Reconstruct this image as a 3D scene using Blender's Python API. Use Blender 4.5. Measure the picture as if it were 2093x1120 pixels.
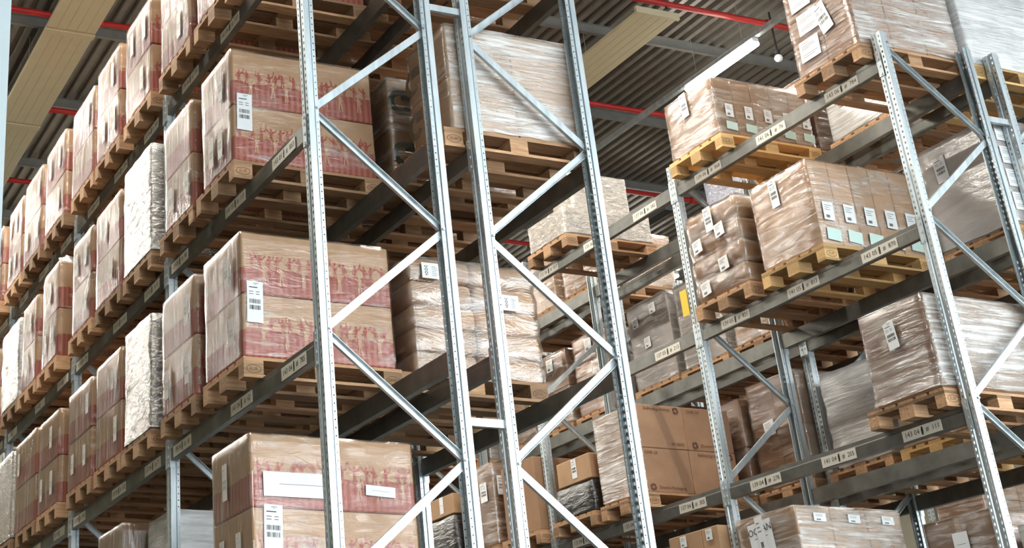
import bpy, bmesh, math, random
from mathutils import Vector, Matrix, noise
for o in list(bpy.data.objects): bpy.data.objects.remove(o)
S = bpy.context.scene
COL = S.collection
rnd = random.Random(11)
PI = math.pi

# ------------------------------------------------------------------ camera
W, H = 2093, 1120
cam = bpy.data.cameras.new('camera'); co = bpy.data.objects.new('camera', cam); COL.objects.link(co)
yaw, pitch, roll = 0.38108, 0.45553, -0.03071
cy, sy, cp, sp, cr, sr = math.cos(yaw), math.sin(yaw), math.cos(pitch), math.sin(pitch), math.cos(roll), math.sin(roll)
fw = Vector((sy*cp, cy*cp, sp)); ri = Vector((cy, -sy, 0)); up = ri.cross(fw)
r2 = ri*cr + up*sr; u2 = -ri*sr + up*cr
M = Matrix((r2, u2, -fw)).transposed().to_4x4(); M.translation = Vector((-3.73253, -7.92758, 1.75))
co.matrix_world = M
cam.sensor_fit = 'HORIZONTAL'; cam.sensor_width = 36; cam.lens = 36*3003.2275/W
cam.shift_x = 573.3/W; cam.shift_y = -311.26/W
cam.clip_start = 0.1; cam.clip_end = 200
S.camera = co
# ------------------------------------------------------------------ daylight, exposure
wd = bpy.data.worlds.new('daylight'); S.world = wd; wd.use_nodes = True
bg = wd.node_tree.nodes['Background']
bg.inputs[0].default_value = (0.88, 0.96, 1.0, 1); bg.inputs[1].default_value = 11.0
S.view_settings.view_transform = 'Standard'; S.view_settings.look = 'None'
S.view_settings.exposure = -0.25; S.view_settings.gamma = 1; S.view_settings.use_curve_mapping = False
LAMP_W = 300.0; TUBE_E = 60.0

# ------------------------------------------------------------------ node helpers
def mat(name):
    m = bpy.data.materials.new(name); m.use_nodes = True
    nt = m.node_tree; b = nt.nodes['Principled BSDF']
    return m, nt, b
def N(nt, t, **kw):
    n = nt.nodes.new(t)
    for k, v in kw.items():
        if k.startswith('i_'): n.inputs[k[2:].replace('_', ' ')].default_value = v
        else: setattr(n, k, v)
    return n
def L(nt, a, b): nt.links.new(a, b)
def mapped(nt, scale, rot=(0,0,0), rand=True):
    tc = N(nt, 'ShaderNodeTexCoord'); mp = N(nt, 'ShaderNodeMapping')
    mp.inputs['Scale'].default_value = scale; mp.inputs['Rotation'].default_value = rot
    if rand:
        oi = N(nt, 'ShaderNodeObjectInfo'); mu = N(nt, 'ShaderNodeMath', operation='MULTIPLY'); mu.inputs[1].default_value = 37.0
        L(nt, oi.outputs['Random'], mu.inputs[0])
        ad = N(nt, 'ShaderNodeVectorMath', operation='ADD'); L(nt, tc.outputs['Object'], ad.inputs[0]); L(nt, mu.outputs[0], ad.inputs[1])
        L(nt, ad.outputs[0], mp.inputs['Vector'])
    else: L(nt, tc.outputs['Object'], mp.inputs['Vector'])
    return mp.outputs['Vector']
def noise_t(nt, vec, scale=1, detail=3, rough=.55, dist=0.0):
    n = N(nt, 'ShaderNodeTexNoise'); n.inputs['Scale'].default_value = scale; n.inputs['Detail'].default_value = detail
    n.inputs['Roughness'].default_value = rough; n.inputs['Distortion'].default_value = dist
    L(nt, vec, n.inputs['Vector']); return n.outputs['Fac']
def ramp(nt, fac, stops):
    r = N(nt, 'ShaderNodeValToRGB'); e = r.color_ramp.elements
    e[0].position, e[0].color = stops[0][0], (*stops[0][1], 1); e[1].position, e[1].color = stops[-1][0], (*stops[-1][1], 1)
    for p, c in stops[1:-1]:
        x = e.new(p); x.color = (*c, 1)
    L(nt, fac, r.inputs[0]); return r.outputs[0]
def g3(v): return (v, v, v)
def mixc(nt, fac, a, b, mode='MIX'):
    m = N(nt, 'ShaderNodeMix', data_type='RGBA', blend_type=mode)
    for s, v in ((0, fac), (6, a), (7, b)):
        if hasattr(v, 'is_linked'): L(nt, v, m.inputs[s])
        elif s == 0: m.inputs[0].default_value = v
        else: m.inputs[s].default_value = (*v, 1)
    return m.outputs[2]
def mathn(nt, op, a, b=None):
    m = N(nt, 'ShaderNodeMath', operation=op)
    for i, v in ((0, a), (1, b)):
        if v is None: continue
        if hasattr(v, 'is_linked'): L(nt, v, m.inputs[i])
        else: m.inputs[i].default_value = v
    return m.outputs[0]
def bump(nt, h, bsdf, strength=.3, dist=.01):
    b = N(nt, 'ShaderNodeBump'); b.inputs['Strength'].default_value = strength; b.inputs['Distance'].default_value = dist
    L(nt, h, b.inputs['Height']); L(nt, b.outputs[0], bsdf.inputs['Normal']); return b.outputs[0]
def varied(nt, col, amt=.25):
    oi = N(nt, 'ShaderNodeObjectInfo')
    f = mathn(nt, 'ADD', mathn(nt, 'MULTIPLY', oi.outputs['Random'], amt), 1-amt*.6)
    hs = N(nt, 'ShaderNodeHueSaturation'); L(nt, f, hs.inputs['Value'])
    if hasattr(col, 'is_linked'): L(nt, col, hs.inputs['Color'])
    else: hs.inputs['Color'].default_value = (*col, 1)
    return hs.outputs[0]

def simple(name, col, rough=.5, metal=0.0, amt=0.0, spec=.5):
    m, nt, b = mat(name)
    v = mapped(nt, (1,1,1)); n = noise_t(nt, v, 6, 4)
    c = ramp(nt, n, [(.3, tuple(x*(1-amt) for x in col)), (.7, tuple(min(1, x*(1+amt)) for x in col))])
    L(nt, c, b.inputs['Base Color']); b.inputs['Roughness'].default_value = rough; b.inputs['Metallic'].default_value = metal
    b.inputs['Specular IOR Level'].default_value = spec
    return m

# ------------------------------------------------------------------ materials
def make_galv(name, holes):
    m, nt, b = mat(name)
    v = mapped(nt, (6,6,.9)); n = noise_t(nt, v, 3, 4)
    c = ramp(nt, n, [(.3, (.42,.48,.50)), (.7, (.62,.68,.70))])
    L(nt, c, b.inputs['Base Color']); b.inputs['Metallic'].default_value = .55; b.inputs['Roughness'].default_value = .42
    if holes:
        tc = N(nt, 'ShaderNodeTexCoord'); sx = N(nt, 'ShaderNodeSeparateXYZ'); L(nt, tc.outputs['Object'], sx.inputs[0])
        x, y, z = sx.outputs
        zf = mathn(nt, 'MULTIPLY', mathn(nt, 'SUBTRACT', mathn(nt, 'FRACT', mathn(nt, 'MULTIPLY', z, 20.0)), .5), .05)
        ay = mathn(nt, 'SUBTRACT', mathn(nt, 'ABSOLUTE', y), .032)
        d1 = mathn(nt, 'SQRT', mathn(nt, 'ADD', mathn(nt, 'POWER', ay, 2.0), mathn(nt, 'POWER', mathn(nt, 'MULTIPLY', zf, .62), 2.0)))
        h1 = mathn(nt, 'MULTIPLY', mathn(nt, 'LESS_THAN', d1, .0078), mathn(nt, 'LESS_THAN', x, .006))
        d2 = mathn(nt, 'SQRT', mathn(nt, 'ADD', mathn(nt, 'POWER', mathn(nt, 'SUBTRACT', x, .063), 2.0), mathn(nt, 'POWER', zf, 2.0)))
        h2 = mathn(nt, 'LESS_THAN', d2, .0052)
        h = mathn(nt, 'MAXIMUM', h1, h2)
        tr = N(nt, 'ShaderNodeBsdfTransparent'); mx = N(nt, 'ShaderNodeMixShader')
        L(nt, h, mx.inputs[0]); L(nt, b.outputs[0], mx.inputs[1]); L(nt, tr.outputs[0], mx.inputs[2])
        L(nt, mx.outputs[0], nt.nodes['Material Output'].inputs[0])
    return m
M_GALV = make_galv('galvanised_steel', False)
M_UPR = make_galv('perforated_galvanised_steel', True)
M_BEAM = simple('beam_steel', (.16,.163,.148), .42, .6, .25)
M_DARK = simple('dark_steel', (.02,.02,.022), .5, .2, .2)
M_BOLT = simple('bolt_steel', (.6,.62,.62), .3, .9)

def make_wood(name, a, b_):
    m, nt, b = mat(name)
    v = mapped(nt, (2.5,22,22)); n = noise_t(nt, v, 2, 5, .6, .6)
    c = ramp(nt, n, [(.25, a), (.75, b_)])
    L(nt, varied(nt, c, .75), b.inputs['Base Color']); b.inputs['Roughness'].default_value = .8
    bump(nt, n, b, .25, .004)
    return m
M_WOOD = make_wood('pallet_wood', (.30,.155,.075), (.58,.365,.205))
M_WOODN = make_wood('new_pallet_wood', (.55,.33,.13), (.74,.49,.22))
M_STAMP = simple('stamp_ink', (.10,.06,.03), .9)
M_BLACK = simple('print_black', (.012,.012,.012), .6)
M_GREY = simple('print_grey', (.16,.16,.17), .6)
M_WHITE = simple('white_paper', (.82,.84,.84), .6, 0, .03)
M_CREAM = simple('cream_label', (.74,.70,.60), .5, 0, .05)
M_GREYP = simple('grey_paper', (.72,.70,.66), .6, 0, .05)
M_PRNL = simple('print_pale_grey', (.42,.41,.40), .7)
M_FIGT = simple('print_bare_board', (.56,.36,.22), .7)
M_GREENP = simple('pale_green_paper', (.58,.76,.70), .6, 0, .04)
M_REDP = simple('print_red', (.42,.10,.07), .7)
M_BRNP = simple('print_brown', (.13,.055,.03), .7)
M_GRNP = simple('print_green', (.02,.06,.035), .6)
M_GRNF = simple('print_faint_green', (.20,.17,.10), .7)
M_YEL = simple('yellow_plate', (.80,.56,.02), .5)
M_RED = simple('sprinkler_red', (.46,.02,.02), .4, 0, .1)
M_TAPE = simple('packing_tape', (.50,.36,.22), .22, 0, .05)
M_BLUE = simple('blue_print', (.06,.10,.32), .5)

def make_card(name, col, amt=.18):
    m, nt, b = mat(name)
    v = mapped(nt, (1,1,1)); n = noise_t(nt, v, 5, 5, .6)
    c = ramp(nt, n, [(.3, tuple(x*.88 for x in col)), (.7, tuple(x*1.08 for x in col))])
    L(nt, varied(nt, c, amt), b.inputs['Base Color']); b.inputs['Roughness'].default_value = .72
    b.inputs['Specular IOR Level'].default_value = .25
    return m
M_CARD = make_card('cardboard', (.45,.28,.16))
M_CARDL = make_card('pale_cardboard', (.56,.37,.235))
M_CARDB = make_card('brown_cardboard', (.30,.175,.10))
M_CARDR = make_card('ruddy_cardboard', (.43,.25,.15))
M_CARDW = make_card('white_cardboard', (.66,.67,.66))
M_CARDG = make_card('grey_board', (.42,.39,.37))

def make_redcard():
    # cardboard whose lower part is printed all round with a red band of vertical stripes
    m, nt, b = mat('red_printed_cardboard')
    tc = N(nt, 'ShaderNodeTexCoord'); sx = N(nt, 'ShaderNodeSeparateXYZ'); L(nt, tc.outputs['Object'], sx.inputs[0])
    x, y, z = sx.outputs
    v = mapped(nt, (1,1,1)); n = noise_t(nt, v, 5, 4)
    base = ramp(nt, n, [(.3, (.46,.28,.16)), (.7, (.56,.36,.22))])
    st = mathn(nt, 'FRACT', mathn(nt, 'MULTIPLY', mathn(nt, 'ADD', x, mathn(nt, 'MULTIPLY', y, .8)), 21.0))
    stripe = mathn(nt, 'LESS_THAN', st, .5)
    red = mixc(nt, stripe, (.44,.135,.10), (.33,.07,.05))
    edge = noise_t(nt, mapped(nt, (26,26,1.5)), 1, 2)
    lim = mathn(nt, 'ADD', mathn(nt, 'MULTIPLY', edge, .05), -.055)
    band = mathn(nt, 'LESS_THAN', z, lim)
    c = mixc(nt, mathn(nt, 'MULTIPLY', band, .93), base, red)
    L(nt, varied(nt, c, .18), b.inputs['Base Color']); b.inputs['Roughness'].default_value = .65
    return m
M_CARDRED = make_redcard()

def make_film(name, streak, rot, a0, a1, col=(.86,.84,.80), bstr=.55, gl=.35, thr=(.42,.72), rough=.13, g0=.09):
    m, nt, b = mat(name)
    v = mapped(nt, streak, rot); n = noise_t(nt, v, 1, 5, .62, .8)
    v2 = mapped(nt, (2.2,2.2,2.2)); n2 = noise_t(nt, v2, 1.4, 3)
    al = mathn(nt, 'MULTIPLY', n, mathn(nt, 'ADD', mathn(nt, 'MULTIPLY', n2, .9), .55))
    r = ramp(nt, al, [(thr[0], g3(a0)), (thr[1], g3(a1))])
    b.inputs['Base Color'].default_value = (*col, 1); b.inputs['Roughness'].default_value = .28; b.inputs['Specular IOR Level'].default_value = .7
    nb = bump(nt, n, b, bstr, .02)
    tr = N(nt, 'ShaderNodeBsdfTransparent'); tr.inputs[0].default_value = (.97,.965,.95,1)
    m1 = N(nt, 'ShaderNodeMixShader'); L(nt, r, m1.inputs[0]); L(nt, tr.outputs[0], m1.inputs[1]); L(nt, b.outputs[0], m1.inputs[2])
    gs = N(nt, 'ShaderNodeBsdfGlossy'); gs.inputs['Roughness'].default_value = rough; L(nt, nb, gs.inputs['Normal'])
    lw = N(nt, 'ShaderNodeLayerWeight'); lw.inputs['Blend'].default_value = .22
    fr = mathn(nt, 'ADD', mathn(nt, 'MULTIPLY', lw.outputs['Fresnel'], gl), g0)
    m2 = N(nt, 'ShaderNodeMixShader'); L(nt, fr, m2.inputs[0]); L(nt, m1.outputs[0], m2.inputs[1]); L(nt, gs.outputs[0], m2.inputs[2])
    L(nt, m2.outputs[0], nt.nodes['Material Output'].inputs[0])
    return m
F_VERT = make_film('stretch_film_vertical_folds', (22,22,1.2), (0,0,0), .01, .50, bstr=1.0, thr=(.52,.80), gl=.55, g0=.125, rough=.2)
F_CLEAR = make_film('stretch_film_clear', (2.5,2.5,15), (.15,.1,0), 0.0, .50, bstr=.5, thr=(.56,.84), gl=.35, g0=.045)
F_HORZ = make_film('stretch_film_level_folds', (2.0,2.0,30), (.06,.06,0), .20, .90, bstr=.8)  # milky alpha holds the daylight glare of the end faces
F_SIDE = make_film('stretch_film_level_folds_less_glare', (2.2,2.2,26), (.08,.06,0), .03, .55, bstr=.9, thr=(.46,.76), gl=.5, g0=.12)
F_THIN = make_film('stretch_film_thin', (2.4,2.4,17), (.15,.12,0), .01, .52, bstr=.75, thr=(.46,.76), gl=.5, g0=.12)
F_SILV = make_film('stretch_film_heavy_crinkled', (13,13,34), (.5,.5,0), .52, .97, (.34,.31,.26), 1.0, .8, (.35,.62), .2, g0=.3)
F_SILB = make_film('stretch_film_bright_crinkled', (13,13,34), (.5,.5,0), .45, .92, (.56,.51,.43), 1.0, .7, (.35,.62), .2, g0=.25)
F_WHIT = make_film('stretch_film_milky', (2.0,2.0,24), (.05,.05,0), .50, .96, (.88,.88,.87), .8, .4, (.32,.66), .16)
F_GREY = make_film('stretch_film_grey', (2.0,2.0,8), (.1,.1,0), .72, .95, (.50,.47,.45), .35, .4, (.35,.7), .15)
F_BLK = make_film('stretch_film_black', (5,5,20), (.4,.4,0), .97, 1.0, (.008,.008,.009), 1.0, .3, (.35,.7), .14, g0=.04)
F_BLUE = make_film('stretch_film_bluish_crinkled', (12,12,22), (.5,.5,0), .8, 1.0, (.36,.38,.47), 1.0, .45, (.35,.6), .2)
F_BAG = make_film('stretch_film_over_bags', (3,3,9), (.35,.35,0), .01, .36, bstr=.8, gl=.7, rough=.12)

# ------------------------------------------------------------------ mesh helpers
class MB:
    def __init__(s): s.v = []; s.f = []; s.m = []
    def add(s, vs, fs, mi=0):
        o = len(s.v); s.v += [tuple(v) for v in vs]; s.f += [tuple(i+o for i in f) for f in fs]; s.m += [mi]*len(fs)
    def box(s, x0, x1, y0, y1, z0, z1, mi=0):
        s.add([(x0,y0,z0),(x1,y0,z0),(x1,y1,z0),(x0,y1,z0),(x0,y0,z1),(x1,y0,z1),(x1,y1,z1),(x0,y1,z1)],
              [(0,3,2,1),(4,5,6,7),(0,1,5,4),(1,2,6,5),(2,3,7,6),(3,0,4,7)], mi)
    def prism(s, prof, a, b, ux, uy, mi=0, closed=True, caps=True):
        # profile points (u,v) swept from point a to b
        a, b, ux, uy = Vector(a), Vector(b), Vector(ux), Vector(uy); n = len(prof)
        vs = [a+ux*u+uy*v for u, v in prof] + [b+ux*u+uy*v for u, v in prof]
        fs = [(i, (i+1) % n, n+(i+1) % n, n+i) for i in range(n if closed else n-1)]
        if closed and caps: fs += [tuple(range(n-1, -1, -1)), tuple(range(n, 2*n))]
        s.add(vs, fs, mi)
    def tube(s, a, b, r, seg=12, mi=0):
        a, b = Vector(a), Vector(b); d = (b-a).normalized()
        u = d.orthogonal().normalized(); w = d.cross(u)
        s.prism([(r*math.cos(2*PI*i/seg), r*math.sin(2*PI*i/seg)) for i in range(seg)], a, b, u, w, mi)
    def mesh(s, name, mats):
        me = bpy.data.meshes.new(name); me.from_pydata(s.v, [], s.f)
        for m in mats: me.materials.append(m)
        if len(mats) > 1:
            for p, i in zip(me.polygons, s.m): p.material_index = i
        me.update(); return me
    def obj(s, name, mats, parent=None, loc=(0,0,0)):
        return ob(name, s.mesh(name, mats if isinstance(mats, (list, tuple)) else [mats]), parent, loc)
def fixn(me):
    bm = bmesh.new(); bm.from_mesh(me); bmesh.ops.recalc_face_normals(bm, faces=bm.faces); bm.to_mesh(me); bm.free()
def smooth(me):
    for p in me.polygons: p.use_smooth = True
def ob(name, me, parent=None, loc=(0,0,0), rz=0):
    o = bpy.data.objects.new(name, me); COL.objects.link(o); o.location = loc; o.rotation_euler.z = rz
    if parent is not None: o.parent = parent
    return o
def tag(o, label, cat, group=None):
    o['label'] = label; o['category'] = cat
    if group: o['group'] = group
    return o
def thing(name, label, cat, loc=(0,0,0), group=None, rz=0):
    o = bpy.data.objects.new(name, None); COL.objects.link(o); o.location = loc; o.rotation_euler.z = rz; o.empty_display_size = .2
    return tag(o, label, cat, group)
def struct(o): o['kind'] = 'structure'; return o
def copy_tree(o, parent=None):
    c = o.copy(); COL.objects.link(c); c.parent = parent
    for ch in list(o.children): copy_tree(ch, c)
    return c
_bev = {}
def rbox(dx, dy, dz, r=.006, seg=1):
    k = (round(dx,3), round(dy,3), round(dz,3), r, seg)
    if k not in _bev:
        b = MB(); b.box(-dx/2, dx/2, -dy/2, dy/2, -dz/2, dz/2); me = b.mesh('box', [])
        bm = bmesh.new(); bm.from_mesh(me); bmesh.ops.bevel(bm, geom=list(bm.edges), offset=r, segments=seg, profile=.5, affect='EDGES'); bm.to_mesh(me); bm.free()
        _bev[k] = me
    return _bev[k]
_rbm = {}
def rbox_m(dx, dy, dz, m, r=.006, seg=1):
    k = (round(dx,3), round(dy,3), round(dz,3), r, seg, m.name)
    if k not in _rbm:
        me = rbox(dx, dy, dz, r, seg).copy(); me.materials.append(m); _rbm[k] = me
        if seg > 1: smooth(me)
    return _rbm[k]
_txt = {}
def text_mesh(s, size, m):
    k = (s, size, m.name)
    if k not in _txt:
        cu = bpy.data.curves.new('t', 'FONT'); cu.body = s; cu.size = size; cu.align_x = 'CENTER'; cu.align_y = 'CENTER'; cu.resolution_u = 2
        t = bpy.data.objects.new('t', cu); COL.objects.link(t)
        bpy.context.view_layer.update()
        me = bpy.data.meshes.new_from_object(t.evaluated_get(bpy.context.evaluated_depsgraph_get()))
        bpy.data.objects.remove(t); me.materials.clear(); me.materials.append(m); _txt[k] = me
    return _txt[k]
FACE = {'-X': Matrix(((0,0,-1),(-1,0,0),(0,1,0))).to_4x4(), '-Y': Matrix(((1,0,0),(0,0,-1),(0,1,0))).to_4x4(), '+X': Matrix(((0,0,1),(1,0,0),(0,1,0))).to_4x4()}
def stick(name, me, parent, face, pos, spin=0.0, sx=1.0, sy_=1.0):
    # fixes a flat mesh (drawn in its own xy plane) on a face of the parent
    o = bpy.data.objects.new(name, me); COL.objects.link(o); o.parent = parent
    m = Matrix.Translation(Vector(pos)) @ FACE[face] @ Matrix.Rotation(spin, 4, 'Z') @ Matrix.Diagonal((sx, sy_, 1, 1))
    o.matrix_local = m
    return o

# ------------------------------------------------------------------ layout
G, XC, YC, P = 0.25294, 5.43559, 0.15405, 2.87674
LV = 1.4988
def zl(n): return LV*n + .066          # top of the beams of tier n
ROWX = {'left': 0.0, 'second': 1+G, 'right': XC, 'fourth': XC+1+G, 'far': XC+2+G+3.18}
ROWY = {'left': 0.0, 'second': 0.0, 'right': YC, 'fourth': YC, 'far': YC}
RNAME = {'left': 'left rack', 'second': 'rack behind the left one', 'right': 'right rack', 'fourth': 'rack behind the right one', 'far': 'farthest rack'}
TIER = {5: 'top tier', 4: 'second tier', 3: 'third tier', 2: 'lowest tier in view'}
ORD = ['nearest', 'second', 'third', 'fourth', 'fifth', 'sixth', 'seventh', 'eighth', 'ninth', 'tenth', 'eleventh', 'twelfth']
TSH = {5: 'top tier', 4: 'second tier', 3: 'third tier', 2: 'lowest tier'}
TOPZ = 7.768

# ------------------------------------------------------------------ setting
b = MB(); b.box(-40, 54, -90, 27, -.2, 0)
m, nt, bs = mat('concrete_floor'); n = noise_t(nt, mapped(nt, (1,1,1)), 1.3, 6)
L(nt, ramp(nt, n, [(.3, (.045,.044,.042)), (.7, (.07,.068,.065))]), bs.inputs['Base Color']); bs.inputs['Roughness'].default_value = .45
struct(b.obj('floor', m))
M_DECK = simple('roof_sheet', (.24,.22,.195), .38, .35, .12)
b = MB(); per = .18; z0 = 11.92
prof = []; x = -12.0
while x < 26:
    prof += [(x, 0), (x+.075, 0), (x+.095, .07), (x+.16, .07)]; x += per
b.prism(prof, (0, -13, z0), (0, 26.5, z0), (1,0,0), (0,0,1), 0, closed=False)
b.box(-12, 26, -13, 26.5, z0+.14, z0+.2)
struct(b.obj('ceiling', M_DECK))
M_WALL = simple('wall_panel', (.42,.39,.30), .6, 0, .04)
for nm, a in (('wall_back', (-12,26,26.5,26.7,0,12.1)), ('wall_left', (-12.2,-12,-13,26.7,0,12.1)), ('wall_right', (26,26.2,-13,26.7,0,12.1))):
    b = MB(); b.box(*a); struct(b.obj(nm, M_WALL))
b = MB(); b.box(-3.33, -3.125, -5.1, -4.9, 0, 11.9)
struct(b.obj('trim_1', simple('grey_painted_column', (.26,.31,.32), .5, 0, .06)))
b = MB(); fy = -13.0  # unseen wall added to steer daylight onto end faces, off aisle faces
b.box(-12.2, -4.5, fy-.2, fy, 0, 12.1); b.box(-4.5, 26.2, fy-.2, fy, 10.4, 12.1)
struct(b.obj('wall_front_light_mask', M_WALL))
# purlins
M_PURL = simple('purlin_steel', (.26,.26,.25), .4, .4, .1)
pm = MB(); pm.prism([(-.03,0),(.03,0),(.03,.008),(.004,.008),(.004,.142),(.03,.142),(.03,.15),(-.03,.15),(-.03,.142),(-.004,.142),(-.004,.008),(-.03,.008)], (-12,0,0), (26,0,0), (0,1,0), (0,0,1))
pme = pm.mesh('purlin', [M_PURL]); fixn(pme)
for i, y in enumerate((-4.35, -2.1, .15, 2.4, 4.65, 6.9, 9.15, 11.4, 13.65, 15.9, 18.15, 20.4, 22.65, 24.9)):
    o = ob('trim_%d' % (i+2), pme, None, (0, y, z0-.15)); struct(o)
# black lattice girders below the roof
def girder(x, y0, y1, zt, h, label):
    g = thing('lattice_girder', label, 'girder', (x, 0, 0))
    for nm, z in (('top_chord', zt-.12), ('bottom_chord', zt-h)):
        c = MB(); c.box(-.09, .09, y0, y1, z, z+.12); c.obj(nm, M_DARK, g)
    for yy in (y0+7, y0+12, y1-.2):
        c = MB(); c.box(-.06, .06, yy, yy+.12, zt-h, z0); c.obj('hanger_post', M_DARK, g)
    y = y0+.3; s = 1; k = 0
    while y+1.0 < y1:
        c = MB(); a, e = (0, y, zt-h+.06), (0, y+1.0, zt-.06)
        if s < 0: a, e = (0, y, zt-.06), (0, y+1.0, zt-h+.06)
        c.prism([(-.05,-.05),(.05,-.05),(.05,.05),(-.05,.05)], a, e, (1,0,0), Vector((0,e[1]-a[1],e[2]-a[2])).cross(Vector((1,0,0))).normalized())
        c.obj('diagonal', M_DARK, g); s = -s; y += 1.0; k += 1
girder(10.45, 9.25, 26, 10.5, .95, 'black lattice roof girder seen behind the right rack')
# radiant heating panels
M_PANEL = simple('radiant_panel_beige', (.62,.56,.38), .5, 0, .03)
M_SEAM = simple('radiant_panel_groove', (.34,.30,.19), .6)
def panel(x0, x1, y0, y1, z, seams, label):
    t = thing('radiant_heating_panel', label, 'heating panel', ((x0+x1)/2, 0, z))
    w = (x1-x0)/2; c = MB()
    nb = 5; pr = []
    for i in range(nb):
        a = -w+2*w*i/nb; e = -w+2*w*(i+1)/nb
        pr += [(a, .006), (a+.008, 0), (e-.008, 0)]
    pr += [(w, .006), (w, .05), (-w, .05)]
    c.prism(pr, (0,y0,0), (0,y1,0), (1,0,0), (0,0,1)); o = c.obj('panel', M_PANEL, t); fixn(o.data)
    for s in seams:
        c = MB(); c.box(-w, w, s, s+.012, -.004, .05); c.obj('joint', M_SEAM, t)
        c = MB(); c.box(-w-.01, w+.01, s+.05, s+.17, -.008, .02); c.obj('cover_strip', M_PANEL, t)
    c = MB(); c.box(-w-.03, w+.03, y0-.015, y0+.03, -.005, .09); c.obj('end_bar', M_PANEL, t)
    y = y0+1.3
    while y < y1:
        for s in (-1, 1):
            c = MB(); c.tube((s*w*.8, y, .05), (s*w*.8, y, z0-z), .004, 6); c.obj('hanger', M_GALV, t)
        y += 2.6
panel(.27, .93, -2.0, 25, 11.4, (8.45, 11.35, 14.2), 'long beige radiant heating panel above the left rack')
panel(7.52, 8.14, 5.66, 25, 11.4, (11.6, 14.6), 'beige radiant heating panel ending above the rack behind the right one')
# sprinkler pipes
def pipe(y, z, label):
    t = thing('sprinkler_pipe', label, 'pipe', (0, y, z), 'red sprinkler pipes under the roof')
    c = MB(); c.tube((-12,0,0), (26,0,0), .042, 14); o = c.obj('pipe', M_RED, t); smooth(o.data)
    x = -10.6
    while x < 25:
        c = MB(); c.tube((x-.05,0,0), (x+.05,0,0), .058, 14); c.obj('coupling', M_RED, t)
        c = MB(); c.tube((x+1.2,0,-.03), (x+1.2,0,-.085), .014, 8); c.tube((x+1.2,0,-.085), (x+1.2,0,-.093), .035, 10); c.obj('sprinkler_head', M_DARK, t)
        c = MB(); c.tube((x+.6,0,.04), (x+.6,0,z0-z), .006, 6); c.obj('hanger', M_GALV, t)
        x += 2.9
for y, l in ((2.7, 'red sprinkler pipe nearest the camera side'), (5.5, 'red sprinkler pipe crossing above the bright lamp at upper right'), (8.35, 'red sprinkler pipe behind the bright lamp, second from the top right'), (11.05, 'red sprinkler pipe, third back, seen over the left rack'), (13.75, 'red sprinkler pipe, fourth back, low at the far left edge'), (16.7, 'red sprinkler pipe farthest back under the roof')):
    pipe(y+.17, 11.62, l)

# ------------------------------------------------------------------ lamps
M_TUBE, nt, bs = mat('lamp_diffuser')
em = N(nt, 'ShaderNodeEmission'); em.inputs[0].default_value = (1, .955, .86, 1); em.inputs[1].default_value = TUBE_E
L(nt, em.outputs[0], nt.nodes['Material Output'].inputs[0])
M_LHOU = simple('lamp_housing', (.72,.73,.72), .5)
def make_lamp():
    t = thing('linear_lamp', 'lamp', 'lamp')
    c = MB(); c.box(-.05, .05, -.74, .74, .02, .075); c.obj('housing', M_LHOU, t)
    pr = [(.07*math.cos(a), .045*math.sin(a)-.0) for a in [PI+PI*i/8 for i in range(9)]] + [(.07,.02),(-.07,.02)]
    c = MB(); c.prism(pr, (0,-.72,0), (0,.72,0), (1,0,0), (0,0,1)); o = c.obj('diffuser', M_TUBE, t); fixn(o.data)
    ld = bpy.data.lights.new('lamp_light', 'AREA'); ld.shape = 'RECTANGLE'; ld.size = .12; ld.size_y = 1.44; ld.energy = LAMP_W; ld.color = (1, .94, .84)
    lo = bpy.data.objects.new('lamp_light', ld); COL.objects.link(lo); lo.parent = t; lo.location = (0,0,-.045)
    for s in (-.5, .5):
        c = MB(); c.tube((0,s,.19), (0,s,z0-11.2), .003, 6); c.obj('hanging_wire', M_GALV, t)
    return t
LX = (-1.59, 3.84, 9.30, 13.9)
LN = {-1.59: 'aisle left of the left rack', 3.84: 'middle aisle', 9.30: 'aisle behind the right racks', 13.9: 'farthest aisle'}
lamp0 = None
for x in LX:
    t = thing('lamp_trunking_rail', 'grey lamp trunking rail hung under the roof over the '+LN[x], 'rail', (x, 0, 11.275), 'lamp trunking rails')
    c = MB(); c.prism([(-.035,0),(.035,0),(.035,.07),(.028,.07),(.028,.008),(-.028,.008),(-.028,.07),(-.035,.07)], (0,-9,0), (0,25,0), (1,0,0), (0,0,1)); o = c.obj('rail', M_GALV, t); fixn(o.data)
    ys = [2.3, 6.3, 10.3, 14.3, 18.3, 22.3] if x == -1.59 else [1.6, 5.58, 13.6, 17.6, 21.6] if x == 3.84 else [2.3, 6.3, 14.3, 18.3, 22.3]
    for k, y in enumerate(ys):
        if lamp0 is None: lm = lamp0 = make_lamp()
        else: lm = copy_tree(lamp0)
        lm.location = (x, y, 11.2)
        if x == 9.30 and abs(y-6.3) < .1: lm['label'] = 'bright linear lamp hanging under the roof above the right rack'
        
        else: lm['label'] = 'linear ceiling lamp over the %s, %s from the camera end' % (LN[x], ORD[k])
        lm['category'] = 'lamp'; lm['group'] = 'linear ceiling lamps'
# hanging detector
t = thing('ceiling_detector', 'white dome detector hanging from a thin dark conduit under the roof', 'detector', (9.82, 5.75, 11.15))
c = MB(); c.tube((0,0,.1), (0,0,z0-11.2), .014, 8); c.obj('conduit', M_DARK, t)
c = MB(); c.tube((0,0,.06), (0,0,.11), .035, 12); c.obj('collar', M_DARK, t)
me = bpy.data.meshes.new('dome'); bm = bmesh.new(); bmesh.ops.create_uvsphere(bm, u_segments=16, v_segments=10, radius=.055); bm.to_mesh(me); bm.free(); me.materials.append(M_WHITE); smooth(me)
ob('dome', me, t, (0,0,0))

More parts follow.
